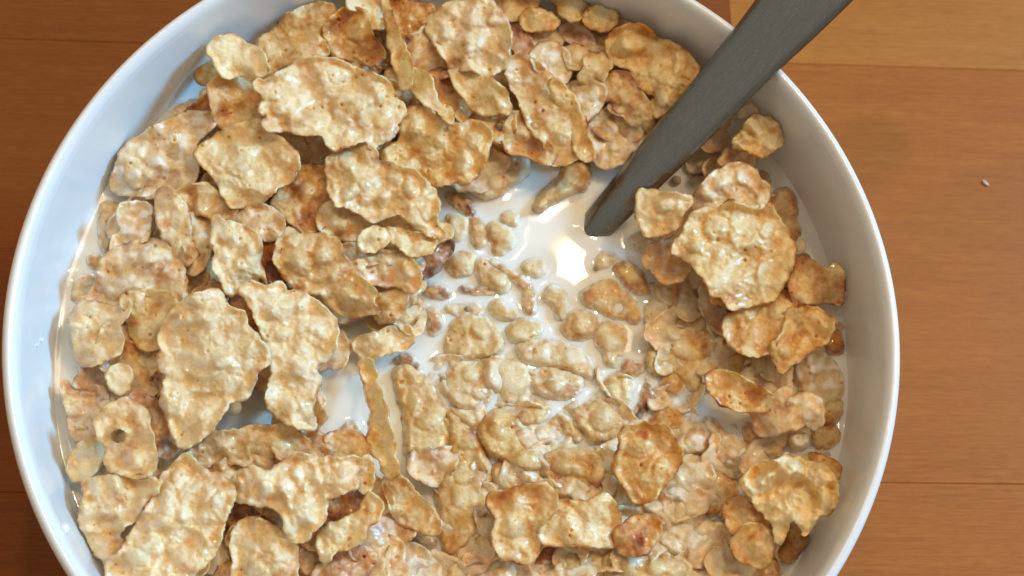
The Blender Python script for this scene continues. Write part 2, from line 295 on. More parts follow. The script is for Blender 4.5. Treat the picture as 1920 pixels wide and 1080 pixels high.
yellowish flake at the bottom edge under the round nosed flake|f .3 3.2 1 .15 0 0|843,1067 863,1043 887,1043 910,1040 933,1040 947,1060 943,1095 847,1095|930,1065,16
wide golden flake right of the bean with a bright milky corner|f .36 5 1.3 .12 0 0|1017,860 1033,847 1067,840 1100,843 1127,850 1140,867 1133,893 1120,917 1093,933 1067,933 1040,930 1027,907 1017,887|1120,890,20 1055,875,20 1085,880,20
pale squarish flake with a dark shadow line at bottom centre|p .18 6 .9 .12 0 2|1030,957 1053,950 1083,950 1107,947 1133,937 1150,957 1155,987 1153,1013 1120,1017 1093,1013 1067,1015 1033,1013 1017,1003 1023,977|
small amber chip above the squarish flake's right corner|f .45 4 .6 .1 0 0|1110,927 1127,920 1140,933 1137,950 1117,953 1100,940|
smooth caramel flake with a pale folded right edge, lower right|p .38 8 .9 .03 2 2|1160,880 1167,847 1173,810 1200,803 1230,805 1247,813 1260,830 1268,847 1267,867 1250,893 1230,913 1213,933 1193,930 1177,907|1240,880,20 1200,840,26
small golden flake with a pinhole under the caramel one|f .35 4 .8 .1 0 0|1147,933 1150,913 1167,900 1183,913 1197,933 1193,950 1173,963 1153,960|
pinkish milk glazed flake right of the small pinhole flake|f .35 3.2 1.2 .5 0 0|1213,940 1240,917 1273,907 1300,933 1293,960 1270,980 1240,985 1210,975|
toasted orange flake low right of the pale squarish flake|p .52 5 .8 .05 1 1|1163,997 1183,983 1203,975 1227,980 1230,1000 1217,1020 1200,1033 1177,1030 1160,1017|
wide golden flake at the bottom edge right of centre|f .38 4 1.3 .15 0 0|1133,1040 1160,1027 1187,1037 1217,1037 1243,1033 1267,1047 1287,1053 1290,1095 1140,1095|1180,1060,20 1230,1065,20
tan rounded flake at the bottom edge beside a red chip|f .36 2.6 .9 .12 0 0|1050,1063 1067,1037 1093,1030 1120,1030 1130,1050 1123,1095 1053,1095|
red brown chip awash below the pale squarish flake|f .78 1.4 .7 .05 0 0|997,1063 1003,1040 1017,1020 1040,1020 1070,1023 1063,1043 1047,1053 1020,1057|
round tan island of flake right of the bean's upper end|f .38 1.6 .8 .15 0 0|973,783 987,760 1007,750 1030,757 1030,773 1013,790 987,797|
ring like flake with milk pooled inside, right of the bean|f .42 1.1 1 .35 0 0|1000,813 1013,793 1040,783 1053,800 1047,823 1020,833 1003,827|
thin curved amber strip between two round flakes in the milk|f .48 1.4 .4 .05 0 0|1047,780 1063,780 1077,800 1090,820 1083,827 1063,813 1053,797|
rounded golden flake with a white highlight in the lower milk|f .34 2.6 1.1 .12 0 0|1070,767 1090,760 1113,747 1137,757 1160,780 1170,797 1153,820 1133,830 1113,830 1097,813 1083,790|1130,785,26
small pebbly yellow flake in the milk above the caramel flake|f .3 1.5 .8 .12 0 0|1137,727 1147,705 1170,700 1183,715 1183,740 1170,757 1150,753|
red tinged crumb in the milk right of the pebbly yellow flake|f .72 1.4 .6 .08 0 0|1187,777 1200,753 1205,735 1213,715 1225,735 1227,753 1213,770 1200,787|
round brown knob ringed by milk under the round flat flake|f .55 1.8 .6 .05 0 0|1240,720 1250,700 1270,697 1285,710 1280,730 1262,742 1245,735|1262,718,20
amber flake with a dark dent above the caramel flake|f .46 2.2 1.1 .1 0 0|1207,800 1223,783 1243,763 1273,770 1280,793 1263,807 1233,803|
pink glossy flake right of the caramel flake|f .48 3.2 1 .35 0 0|1270,823 1287,807 1310,803 1333,820 1337,840 1317,853 1290,853 1273,837|1305,830,22
milky tan flake sloping away from the lower right shoulder|f .36 2.6 1.1 .42 0 0|1323,787 1340,790 1360,813 1390,827 1417,847 1417,867 1393,880 1367,873 1343,853 1333,823|1395,855,16
amber flake carrying two white egg like milk blisters|f .46 2.2 .5 .05 0 0|1297,920 1300,897 1323,883 1350,883 1373,897 1383,920 1370,943 1347,963 1323,967 1310,950|
cream mound of milk covered flake near the bottom right|f .25 2.4 1 .55 0 0|1233,1007 1253,987 1287,987 1317,990 1327,1013 1317,1040 1283,1047 1253,1033|1300,1015,26
tiny amber chip right of the cream milk covered mound|f .46 1.4 .5 .1 0 0|1323,1020 1337,1003 1353,1007 1360,1020 1347,1033 1330,1033|
small orange crumb at the bottom edge, lower right|f .6 1.2 .4 .1 0 0|1283,1053 1300,1047 1317,1050 1320,1075 1305,1080 1285,1075|
smooth shell shaped flake below the crumpled flake at lower right|p .32 7.5 .7 .08 0 2|1373,1020 1387,997 1413,983 1433,990 1447,1010 1450,1020 1443,1047 1427,1060 1397,1050 1380,1037|1412,1030,24
toasted tan flake joining the shell shaped and crumpled flakes|p .4 5.5 .9 .12 0 1|1360,953 1387,933 1413,953 1440,970 1433,990 1413,983 1387,997 1367,987|
large crumpled pale flake with torn edge by the lower right wall|p .02 11 2.0 .02 2 1|1383,907 1400,883 1427,867 1457,863 1480,853 1510,863 1547,870 1563,887 1572,917 1570,947 1553,967 1537,970 1520,997 1507,1005 1497,987 1490,977 1480,983 1467,1020 1453,1017 1447,987 1433,967 1417,953 1407,933|1430,905,26 1490,885,26 1530,895,20 1500,930,24 1545,935,20
dark toasted flake in the shadow under the crumpled flake|f .58 3.6 .8 .05 0 0|1450,1033 1467,1020 1483,987 1520,1007 1520,1020 1500,1043 1477,1053 1453,1043|
amber flake at the bottom edge below the shell shaped one|f .44 3 .8 .12 0 0|1400,1073 1427,1057 1453,1050 1460,1095 1400,1095|
milk soaked flake at the bottom edge left of that amber flake|f .36 2 .8 .4 0 0|1330,1067 1350,1053 1377,1060 1397,1070 1387,1095 1327,1095|
big dry looking flake with blisters and a torn left edge, right side|p .24 13 1.3 .1 -1 1|1262,473 1273,445 1283,430 1297,405 1315,392 1345,390 1380,380 1410,390 1440,380 1455,400 1465,420 1480,440 1490,470 1485,500 1470,530 1450,560 1420,570 1390,575 1370,580 1350,555 1335,553 1325,530 1310,510 1290,490|1340,428,24 1300,460,16 1440,430,18 1430,505,16
pale flake with an orange tip right beside the spoon's tip|p .22 11 .9 .12 3 2|1197,360 1220,357 1233,360 1267,363 1290,367 1300,380 1280,397 1277,417 1263,430 1243,440 1220,443 1203,430 1195,400|1245,385,18
milky blistered flake above the big dry looking one|p .26 11.5 1.5 .35 0 1|1297,385 1310,360 1327,335 1350,318 1383,308 1410,315 1425,335 1440,350 1440,375 1420,390 1390,380 1370,370 1345,385 1320,400|1325,365,16 1395,330,18 1430,370,16 1350,340,16
amber glossy flake between the big dry flake and cream milk|f .5 4 .9 .1 0 0|1453,363 1477,355 1490,367 1493,393 1490,413 1497,430 1493,450 1483,463 1467,443 1457,417 1447,393|
orange flake with a burnt brown end touching the right wall|p .46 6.5 1 .12 1 1|1483,537 1487,510 1493,483 1507,478 1520,490 1537,503 1553,507 1563,497 1577,510 1580,537 1578,563 1570,570 1540,563 1507,567 1490,563|1505,550,14
olive amber flake below the big dry looking flake|p .36 8 1.1 .08 0 -2|1343,553 1373,540 1413,540 1447,547 1477,550 1483,570 1477,597 1463,613 1453,633 1440,653 1407,657 1380,647 1367,623 1370,597 1377,580 1350,565|1470,575,16
yellow kite shaped flake near the right wall|p .28 9 1 .05 1 2|1480,583 1500,580 1530,580 1553,597 1560,603 1553,633 1520,657 1500,673 1477,687 1463,697 1453,670 1447,650 1467,627 1477,607|1475,660,16
bright orange chip in the milk against the right wall|f .66 3 .7 .02 0 0|1553,617 1570,620 1583,643 1583,660 1567,663 1553,657|
tiny brown stick of flake above the bright orange chip|f .75 2.6 .2 0 0 0|1557,607 1580,608 1580,618 1560,617|
round flat tan flake awash with a milky white middle|f .36 2.8 .9 .15 0 0|1213,683 1220,643 1233,620 1263,603 1293,587 1323,583 1343,600 1353,630 1353,657 1343,690 1320,710 1305,735 1285,720 1255,700 1230,703|1285,655,26
amber flake with a round right end below the olive one|f .4 5 .8 .08 0 0|1360,670 1380,660 1413,657 1437,667 1445,683 1433,703 1413,712 1380,707 1363,693|1425,685,16
small amber blister left of the olive amber flake|f .44 4 .6 .1 0 0|1350,597 1367,580 1380,583 1380,600 1367,613 1353,613|
milky flake with a grey round bubble by the right wall|f .32 4.5 1.2 .4 0 0|1487,685 1510,660 1533,655 1550,670 1567,685 1577,705 1580,735 1565,765 1547,773 1530,760 1510,745 1495,720|1530,682,22
smooth golden tongue of flake casting shadow on lower right milk|p .38 6.5 .7 .03 1 2|1333,713 1345,703 1377,710 1407,727 1433,740 1447,753 1427,763 1400,763 1373,757 1350,747|
pinkish flake with a burnt brown tip at the lower right|p .42 7 .9 .3 2 2|1413,763 1440,747 1463,733 1483,730 1480,750 1500,757 1500,780 1510,790 1490,803 1467,810 1440,817 1420,807 1413,783|
whitish milk coated flake right of the burnt tip|p .2 7 1.1 .5 0 1|1483,747 1510,740 1537,750 1543,770 1540,790 1527,802 1510,790 1497,777 1480,763|1520,775,18
amber edge of flake between the whitish one and the right wall|f .48 4.5 .7 .1 0 0|1540,765 1553,750 1577,755 1573,783 1553,797 1540,793|
yellow flake with an orange tip touching the lower right wall|f .42 4 .9 .1 0 0|1523,807 1547,800 1567,803 1580,820 1570,830 1547,840 1530,837|
bluish round milk blister below the burnt tip|f .2 5 .5 .75 0 0|1477,820 1493,807 1517,807 1520,827 1507,840 1487,840|1498,824,20
brown translucent flake sinking left of the bluish milk blister|f .55 3.5 .8 .2 0 0|1400,797 1420,800 1450,820 1467,840 1457,855 1430,853 1410,840 1397,820|
orange edged flake peeking out behind the crumpled flake|p .45 6 .6 .05 0 0|1520,853 1550,860 1570,873 1572,893 1550,885|
shaded tan flake cut by the top edge near the middle|p .32 6 1 .1 0 0|925,-5 1000,-8 1005,15 985,35 955,35 930,15|960,10,20
shaded pale lobe at the top edge right of the middle|p .25 8 .8 .05 0 0|1040,-5 1100,-5 1103,13 1093,30 1070,37 1050,20|1075,10,24
small oval orange rimmed flake just below the top edge|p .34 8 .6 .1 0 0|977,40 987,23 1010,20 1033,27 1047,43 1030,53 1003,55 983,50|1012,38,24
rounded golden knob against the wall at the top right|p .3 9 .7 .03 0 0|1097,37 1103,20 1130,12 1150,20 1153,40 1133,55 1110,52|1127,35,24
toasted flake end right of the golden knob by the wall|p .5 7 .6 .02 0 0|1150,23 1167,27 1183,43 1167,57 1147,53|
wet dark red fragment below the pale lobe at the top|p .72 5 .8 .3 0 0|1050,50 1073,43 1093,43 1107,63 1117,83 1100,90 1077,80 1057,67|
small milky flake left of the wet dark red fragment|p .35 5 .9 .45 0 0|997,77 1013,63 1040,63 1053,77 1033,90 1013,93|
pointed orange sliver right of the tall ribbed flake|p .6 8 .5 .15 0 -2|960,57 970,52 987,67 1000,90 1007,117 987,117 970,100 962,80|
milky lump with white spots below the small milky flake|p .26 8 1 .4 0 0|1003,103 1020,88 1043,93 1060,110 1063,140 1047,150 1023,140 1010,123|1035,110,18
brown shouldered round lump between two milky lumps|p .42 8 .7 .15 0 0|1060,100 1077,87 1093,93 1100,113 1087,127 1067,123|1080,105,18
pale tooth shaped flake left of the big scalloped flake|p .2 9 .8 .1 1 1|1100,107 1120,103 1143,103 1143,123 1130,147 1127,160 1100,160 1087,143 1100,127|
big scalloped golden flake leaning on the wall left of the spoon|p .32 10.5 1.5 .06 2 1|1140,90 1147,67 1163,53 1190,47 1213,57 1233,73 1260,83 1283,97 1300,117 1305,137 1290,160 1273,177 1260,197 1247,213 1230,217 1225,197 1230,180 1210,167 1190,153 1180,127 1157,117|1180,85,28 1235,125,24 1275,125,20 1240,185,16
sloping golden flake left of the long smooth finger of flake|p .34 9.5 1.1 .2 1 1|957,123 973,110 997,120 1010,133 1027,147 1040,167 1050,200 1067,240 1077,267 1077,290 1057,300 1033,297 1027,263 1003,240 987,207 980,180 967,160|
long smooth finger of flake slanting down toward the spoon tip|p .26 11 .6 .05 3 2|1030,157 1040,150 1063,167 1077,187 1087,210 1097,227 1103,260 1113,283 1107,300 1090,297 1077,277 1067,247 1050,217 1040,187|
wet milky flake right of the smooth finger's upper end|p .3 8 .9 .4 0 0|1067,167 1093,157 1120,163 1127,180 1113,203 1097,217 1083,200|
orange edged flake leaning below the big scalloped flake|p .45 8 .9 .2 1 2|1133,157 1153,143 1170,143 1187,167 1203,190 1217,220 1213,237 1193,227 1170,213 1153,187 1137,177|
pinkish milk glazed flake touching the left side of the spoon|p .34 3.6 1.2 .45 0 1|1103,260 1113,233 1133,213 1160,210 1177,227 1203,237 1213,257 1197,270 1177,280 1163,297 1137,307 1117,290|1145,240,20 1150,275,16
orange tan flake below the pointed orange sliver's slope|p .44 8 .9 .15 0 1|950,260 960,227 977,220 997,233 1003,260 1027,277 1030,297 1007,293 983,283 957,277|
brown flake with a round hole below the pale oval flake|p .42 9 .6 .1 0 0|903,213 933,213 957,217 957,240 950,256 930,255 913,233||937,237,7
soaked pale flake at the top shore of the open milk|f .2 4 1.1 .35 0 0|890,330 913,300 933,277 960,273 983,290 993,313 980,333 953,350 933,365 905,370 885,355|930,340,16
golden flake with brown tips just left of the spoon's tip|f .34 3.8 .8 .1 0 0|1003,390 1010,375 1027,355 1047,335 1060,315 1083,303 1103,313 1103,337 1095,355 1077,357 1055,370 1035,380 1015,393|
small crumpled pale flake right of the spoon handle|p .1 11 2 .03 1 1|1373,277 1377,257 1393,233 1417,213 1440,217 1453,208 1473,223 1473,243 1467,267 1447,287 1430,297 1413,290 1400,283|1420,240,18 1445,265,18 1395,265,14
tiny translucent scrap under the spoon handle's right side|p .1 9.5 .3 .5 0 0|1385,218 1397,200 1410,187 1420,197 1413,213|
wet brown flake below the small crumpled flake|p .5 6.5 .8 .3 0 0|1350,300 1370,280 1395,285 1410,300 1400,315 1370,315|
amber sliver above the cream milk at the right|f .5 4 .5 .05 0 0|1413,327 1430,325 1440,340 1435,358 1420,345|
toasted crescent at the upper left end of the open milk|f .6 1.4 .6 .1 0 0|837,367 853,363 877,373 888,393 887,403 870,397 847,380|
pale drowned island below the toasted crescent|f .2 1.2 .5 .3 0 0|840,407 860,403 877,417 870,443 853,450 843,430|
amber oval island right of the pale drowned one|f .46 1.3 .5 .15 0 0|882,410 893,407 907,420 912,440 907,460 893,463 883,437|
yellow pitted island in the upper open milk|f .26 1.5 .8 .12 0 0|918,423 937,420 957,430 962,457 947,473 927,473 920,450|
small tan island above the yellow pitted one|f .36 1 .5 .2 0 0|940,407 957,397 970,403 967,420 950,420|
round yellow island with a white middle at the left shore|f .3 1.6 .7 .25 0 0|837,487 853,477 877,473 890,487 883,510 860,518 843,510|862,492,20
tan island with a brown spot right of the white middled one|f .36 1.7 .8 .2 0 0|890,490 910,487 930,503 950,517 955,537 940,550 923,540 900,530 893,510|935,525,16
thin toasted edge of flake arching through the open milk|f .55 1.3 .3 .1 0 0|907,490 933,493 960,510 990,527 1000,550 1003,580 997,590 983,580 983,550 967,530 940,507|
toasted almond shaped chip in the milk below the burnt tip|f .62 1.4 .4 .05 0 0|793,543 810,537 833,540 845,552 830,558 807,555|
low brown chip with a red end in the milk|f .58 1.2 .5 .15 0 0|863,540 880,537 900,540 920,533 927,547 907,550 877,550|
small amber fleck at the left shore under the almond chip|f .45 1.1 .6 .2 0 0|800,583 817,580 827,597 823,623 810,627 802,603|
mostly drowned flake with a white bump above the grey one|f .35 .9 .8 .35 0 0|837,577 860,573 893,570 907,583 887,593 853,587|890,578,12
grey tan blistered flake in the middle of the milk|f .3 2.2 1 .15 0 0|847,607 867,593 900,595 923,607 937,627 942,650 927,667 900,670 867,670 837,660 840,633|900,620,18
small pitted island upper right of the grey blistered flake|f .32 1.3 .6 .1 0 0|917,573 933,563 947,577 967,587 957,600 937,597 923,587|
yellow oval island right of the grey blistered flake|f .28 1.6 .5 .12 0 0|950,620 967,603 990,600 1013,613 1007,633 980,640 960,637|980,620,26
pale speck of flake alone below the bright milk glint|f .25 1.1 .6 .3 0 0|980,500 997,487 1017,490 1023,507 1007,517 990,513|
small arch shaped tan island in the centre of the milk|f .36 1.4 .6 .15 0 0|1020,557 1027,543 1043,540 1060,553 1060,580 1050,597 1040,583 1030,570|
faint sunken crumb with pinholes above the leaf shaped flake|f .3 1 .6 .3 0 0|1117,497 1127,477 1143,473 1153,480 1167,493 1147,493 1127,503|
orange leaf shaped flake in the milk right of centre|f .46 2 .5 .06 0 0|1153,503 1170,493 1190,503 1207,520 1217,547 1200,550 1180,543 1163,523|
wide tan flake with a pinhole left below the orange leaf|f .38 2 .9 .15 0 0|1090,550 1113,537 1140,527 1163,537 1183,560 1197,583 1193,603 1173,597 1147,597 1120,580 1097,567||1160,577,6
orange domed island below the wide pinhole flake|f .46 2 .8 .12 0 0|1055,610 1067,590 1085,583 1110,590 1125,610 1110,630 1080,635 1060,628|1090,608,20
yellow blistered island right of the orange domed one|f .28 2 1 .15 0 0|1113,623 1130,607 1153,610 1170,620 1170,647 1157,683 1140,683 1130,660 1117,643|1143,640,20
long flake with a brown rim and creamy middle in the milk|f .3 1.8 .8 .3 0 0|970,650 990,640 1027,640 1063,647 1090,660 1107,680 1113,707 1087,703 1060,693 1027,687 990,680 977,667|1015,662,18
milky tan flake under the brown rimmed creamy one|f .38 1.5 1 .35 0 0|1000,697 1030,690 1065,697 1090,712 1085,735 1060,748 1030,745 1005,730|1040,718,20
smooth pale egg shaped blister left of the milky tan flake|f .16 1.9 .4 .25 0 0|930,690 950,677 975,680 990,697 990,725 975,745 955,755 940,740 930,715|962,715,26
blistered tan flake left of the pale egg shaped one|f .34 1.5 1.1 .25 0 0|845,690 870,675 900,680 920,700 925,730 910,760 880,765 850,755 832,730 835,705|880,700,16 900,735,16
red brown crumb at the top of the white milk channel|f .72 1.3 .4 .1 0 0|740,677 757,667 773,670 790,687 780,693 760,687|
blistered lump in shade below the big dry flake's torn edge|f .34 2.2 1 .25 0 0|1230,537 1243,510 1267,500 1287,510 1293,537 1287,563 1263,577 1243,570 1233,557|1260,535,20
shaded sunken crumb below the orange tipped pale flake|f .4 .9 .4 .3 0 0|1183,450 1200,440 1220,450 1227,467 1207,470|
orange edged chip at the left end of the round flat flake|f .6 1.8 .5 .1 0 0|1167,693 1177,673 1193,680 1210,677 1203,697 1183,707|
tiny golden fleck alone right of the wide pinhole flake|f .42 .8 .3 .1 0 0|1210,577 1220,580 1230,597 1223,603 1213,590|
tan curl of flake below the blistered tan flake at the channel|f .36 1.6 .9 .2 0 0|845,770 875,768 905,765 900,785 893,805 870,790|
'''

# ------------------------------------------------------------------ table: staves with fine joints
table = empty('table', (0, 0, 0)); tag(table, kind='structure')
TANG = math.radians(-1.2)           # grain runs almost along the bowl's left-right axis
def stave(x0, x1, y0, y1, mat, dz=0.0):
    g = .00003; bv = .00012; t = .02
    x0, x1, y0, y1 = x0 + g, x1 - g, y0 + g, y1 - g
    V = [(x0, y0, -t), (x1, y0, -t), (x1, y1, -t), (x0, y1, -t),
         (x0, y0, -bv), (x1, y0, -bv), (x1, y1, -bv), (x0, y1, -bv),
         (x0 + bv, y0 + bv, 0), (x1 - bv, y0 + bv, 0), (x1 - bv, y1 - bv, 0), (x0 + bv, y1 - bv, 0)]
    F = [(3, 2, 1, 0), (8, 9, 10, 11)]
    for a in range(4):
        b2 = (a + 1) % 4
        F += [(a, b2, 4 + b2, 4 + a), (4 + a, 4 + b2, 8 + b2, 8 + a)]
    o = mesh_obj('plank', V, F, mat, table, smooth=False, loc=(0, 0, dz)); o.rotation_euler.z = TANG
    return o
def tab(u, v):                       # photo pixel -> table coordinates in the rotated stave frame
    p = unproj(np.array(u), np.array(v), np.array(-MILK)); c_, s_ = math.cos(-TANG), math.sin(-TANG)
    return p[0] * c_ - p[1] * s_, p[0] * s_ + p[1] * c_
yj1 = (tab(100, 57)[1] + tab(1700, 143)[1]) / 2          # joint behind the bowl
yj2r = tab(1750, 906)[1]; yj2l = tab(40, 923)[1]         # near joints, right and left of a hidden butt joint
xb = tab(1368, 20)[0]
rows = [(-.62, xb, yj1, yj1 + .075, WOOD_M), (xb, .62, yj1, yj1 + .075, WOOD_L),
        (-.62, .62, yj1 + .075, .42, WOOD_R),
        (-.62, -.004, yj2l, yj1, WOOD_M), (-.004, .62, yj2r, yj1, WOOD_R),
        (-.62, -.004, yj2l - .08, yj2l, WOOD_M), (-.004, .62, yj2r - .08, yj2r, WOOD_R),
        (-.62, .3, -.42, min(yj2l, yj2r) - .0808, WOOD_M), (.3, .62, -.42, min(yj2l, yj2r) - .0808, WOOD_L)]
for i, r in enumerate(rows):
    r = list(r)
    if i == 5: r[2] = min(yj2l, yj2r) - .08
    if i == 6: r[2] = min(yj2l, yj2r) - .08
    stave(*r)
# solid core seen only as dark seams between the staves
V = [(-.61, -.41, -.03), (.61, -.41, -.03), (.61, .41, -.03), (-.61, .41, -.03), (-.61, -.41, -.004), (.61, -.41, -.004), (.61, .41, -.004), (-.61, .41, -.004)]
core_mat, nt_, b_ = mat_new('dark_glue'); b_.inputs['Base Color'].default_value = (.05, .02, .008, 1)
core = mesh_obj('core_board', V, [(3, 2, 1, 0), (4, 5, 6, 7), (0, 1, 5, 4), (1, 2, 6, 5), (2, 3, 7, 6), (3, 0, 4, 7)], core_mat, table, smooth=False)
core.rotation_euler.z = TANG

# ------------------------------------------------------------------ bowl (lathe)
def lathe(name, prof, mat, parent, seg=256):
    prof = np.array(prof) * MM; n = len(prof); a = np.linspace(0, 2 * np.pi, seg, endpoint=False)
    V = np.stack([prof[:, None, 0] * np.cos(a), prof[:, None, 0] * np.sin(a), prof[:, None, 1] + 0 * a], -1).reshape(-1, 3)
    F = [(i * seg + j, i * seg + (j + 1) % seg, (i + 1) * seg + (j + 1) % seg, (i + 1) * seg + j) for i in range(n - 1) for j in range(seg)]
    return mesh_obj(name, V, F, mat, parent)
def dense(pts, k=8):
    P = [np.array(p, float) for p in pts]; P = [2 * P[0] - P[1]] + P + [2 * P[-1] - P[-2]]; out = []
    for i in range(1, len(P) - 2):
        for t in np.linspace(0, 1, k, endpoint=False):
            p0, p1, p2, p3 = P[i - 1:i + 3]
            out.append(.5 * ((2 * p1) + (p2 - p0) * t + (2 * p0 - 5 * p1 + 4 * p2 - p3) * t * t + (3 * p1 - p0 - 3 * p2 + p3) * t ** 3))
    return np.array(out + [P[-2]])
bowl = empty('bowl', (0, 0, 0))
tag(bowl, 'round white glazed ceramic bowl full of cereal and milk', 'bowl')
zt = (MILK + RIM) / MM      # rim plane in mm above the table
mz = MILK / MM
inner = dense([(.4, 5.2), (22, 5.6), (40, 8.2), (55, 16), (64.5, 28), (69.6, 39), (71.3, mz), (71.9, mz + 6), (72.15, mz + 12), (72.35, zt - 1.7)], 6)
rimp = dense([(72.35, zt - 1.7), (72.6, zt - .35), (73.2, zt + .55), (74.0, zt + .75), (74.7, zt + .25), (75.0, zt - .8), (74.9, zt - 2.6)], 8)
outer = dense([(74.9, zt - 2.6), (74.3, zt - 12), (73, zt - 22), (68.5, zt - 35), (60, zt - 46), (47, zt - 55.5), (39, 4.2)], 6)
foot = dense([(39, 4.2), (37.5, 1.6), (37, .4), (36, 0.02), (34.6, .5), (34.2, 2.2), (33, 3.2), (.4, 3.4)], 5)
lathe('inner_wall', inner, CERAMIC, bowl); lathe('rim', rimp, CERAMIC, bowl); lathe('outer_wall', outer, CERAMIC, bowl); lathe('foot', foot, CERAMIC, bowl, 128)
def wall_r(z):              # inner radius (m) at height z (m, above the milk)
    return np.interp(z / MM + mz, inner[:, 1], inner[:, 0]) * MM

# ------------------------------------------------------------------ cornflakes
STEP = 2.6; BSTEP = 3.8
MG = np.full((460, 460), -1.0); MEXT = .0725     # height grid (mm) for the milk's meniscus
def smooth_outline(P, rough, seed, grow=0):
    P = np.array(P, float); n = len(P); out = []
    for i in range(n):
        p0, p1, p2, p3 = P[i - 1], P[i], P[(i + 1) % n], P[(i + 2) % n]
        k = max(2, int(np.hypot(*(p2 - p1)) / 3.0))
        for t in np.arange(k) / k:
            out.append(.5 * ((2 * p1) + (p2 - p0) * t + (2 * p0 - 5 * p1 + 4 * p2 - p3) * t * t + (3 * p1 - p0 - 3 * p2 + p3) * t ** 3))
    O = np.array(out); T = np.roll(O, -1, 0) - np.roll(O, 1, 0); T /= np.hypot(T[:, 0], T[:, 1])[:, None] + 1e-9
    Nn = np.stack([T[:, 1], -T[:, 0]], -1)
    d = vnoise(O[:, 0] / 10, O[:, 1] / 10, seed) * 4.0 + vnoise(O[:, 0] / 4.5, O[:, 1] / 4.5, seed + 7) * 2.2 + vnoise(O[:, 0] / 24, O[:, 1] / 24, seed + 3) * 5
    if (O[:, 0] * np.roll(O[:, 1], -1) - O[:, 1] * np.roll(O[:, 0], -1)).sum() < 0: Nn = -Nn
    return O + Nn * (d * rough + grow)[:, None]
def inside(O, x, y):
    c = np.zeros(x.shape, bool); x0, y0 = O[:, 0], O[:, 1]; x1, y1 = np.roll(x0, -1), np.roll(y0, -1)
    for a, b, c0, d in zip(x0, y0, x1, y1):
        if b == d: continue
        k = (b > y) != (d > y)
        c ^= k & (x < (c0 - a) * (y - b) / (d - b) + a)
    return c
def edge_dist(O, x, y):
    best = np.full(x.shape, 1e9)
    A = O; B = np.roll(O, -1, 0)
    for a, b in zip(A, B):
        ab = b - a; l = ab @ ab + 1e-12
        t = np.clip(((x - a[0]) * ab[0] + (y - a[1]) * ab[1]) / l, 0, 1)
        best = np.minimum(best, (x - a[0] - t * ab[0]) ** 2 + (y - a[1] - t * ab[1]) ** 2)
    return np.sqrt(best)

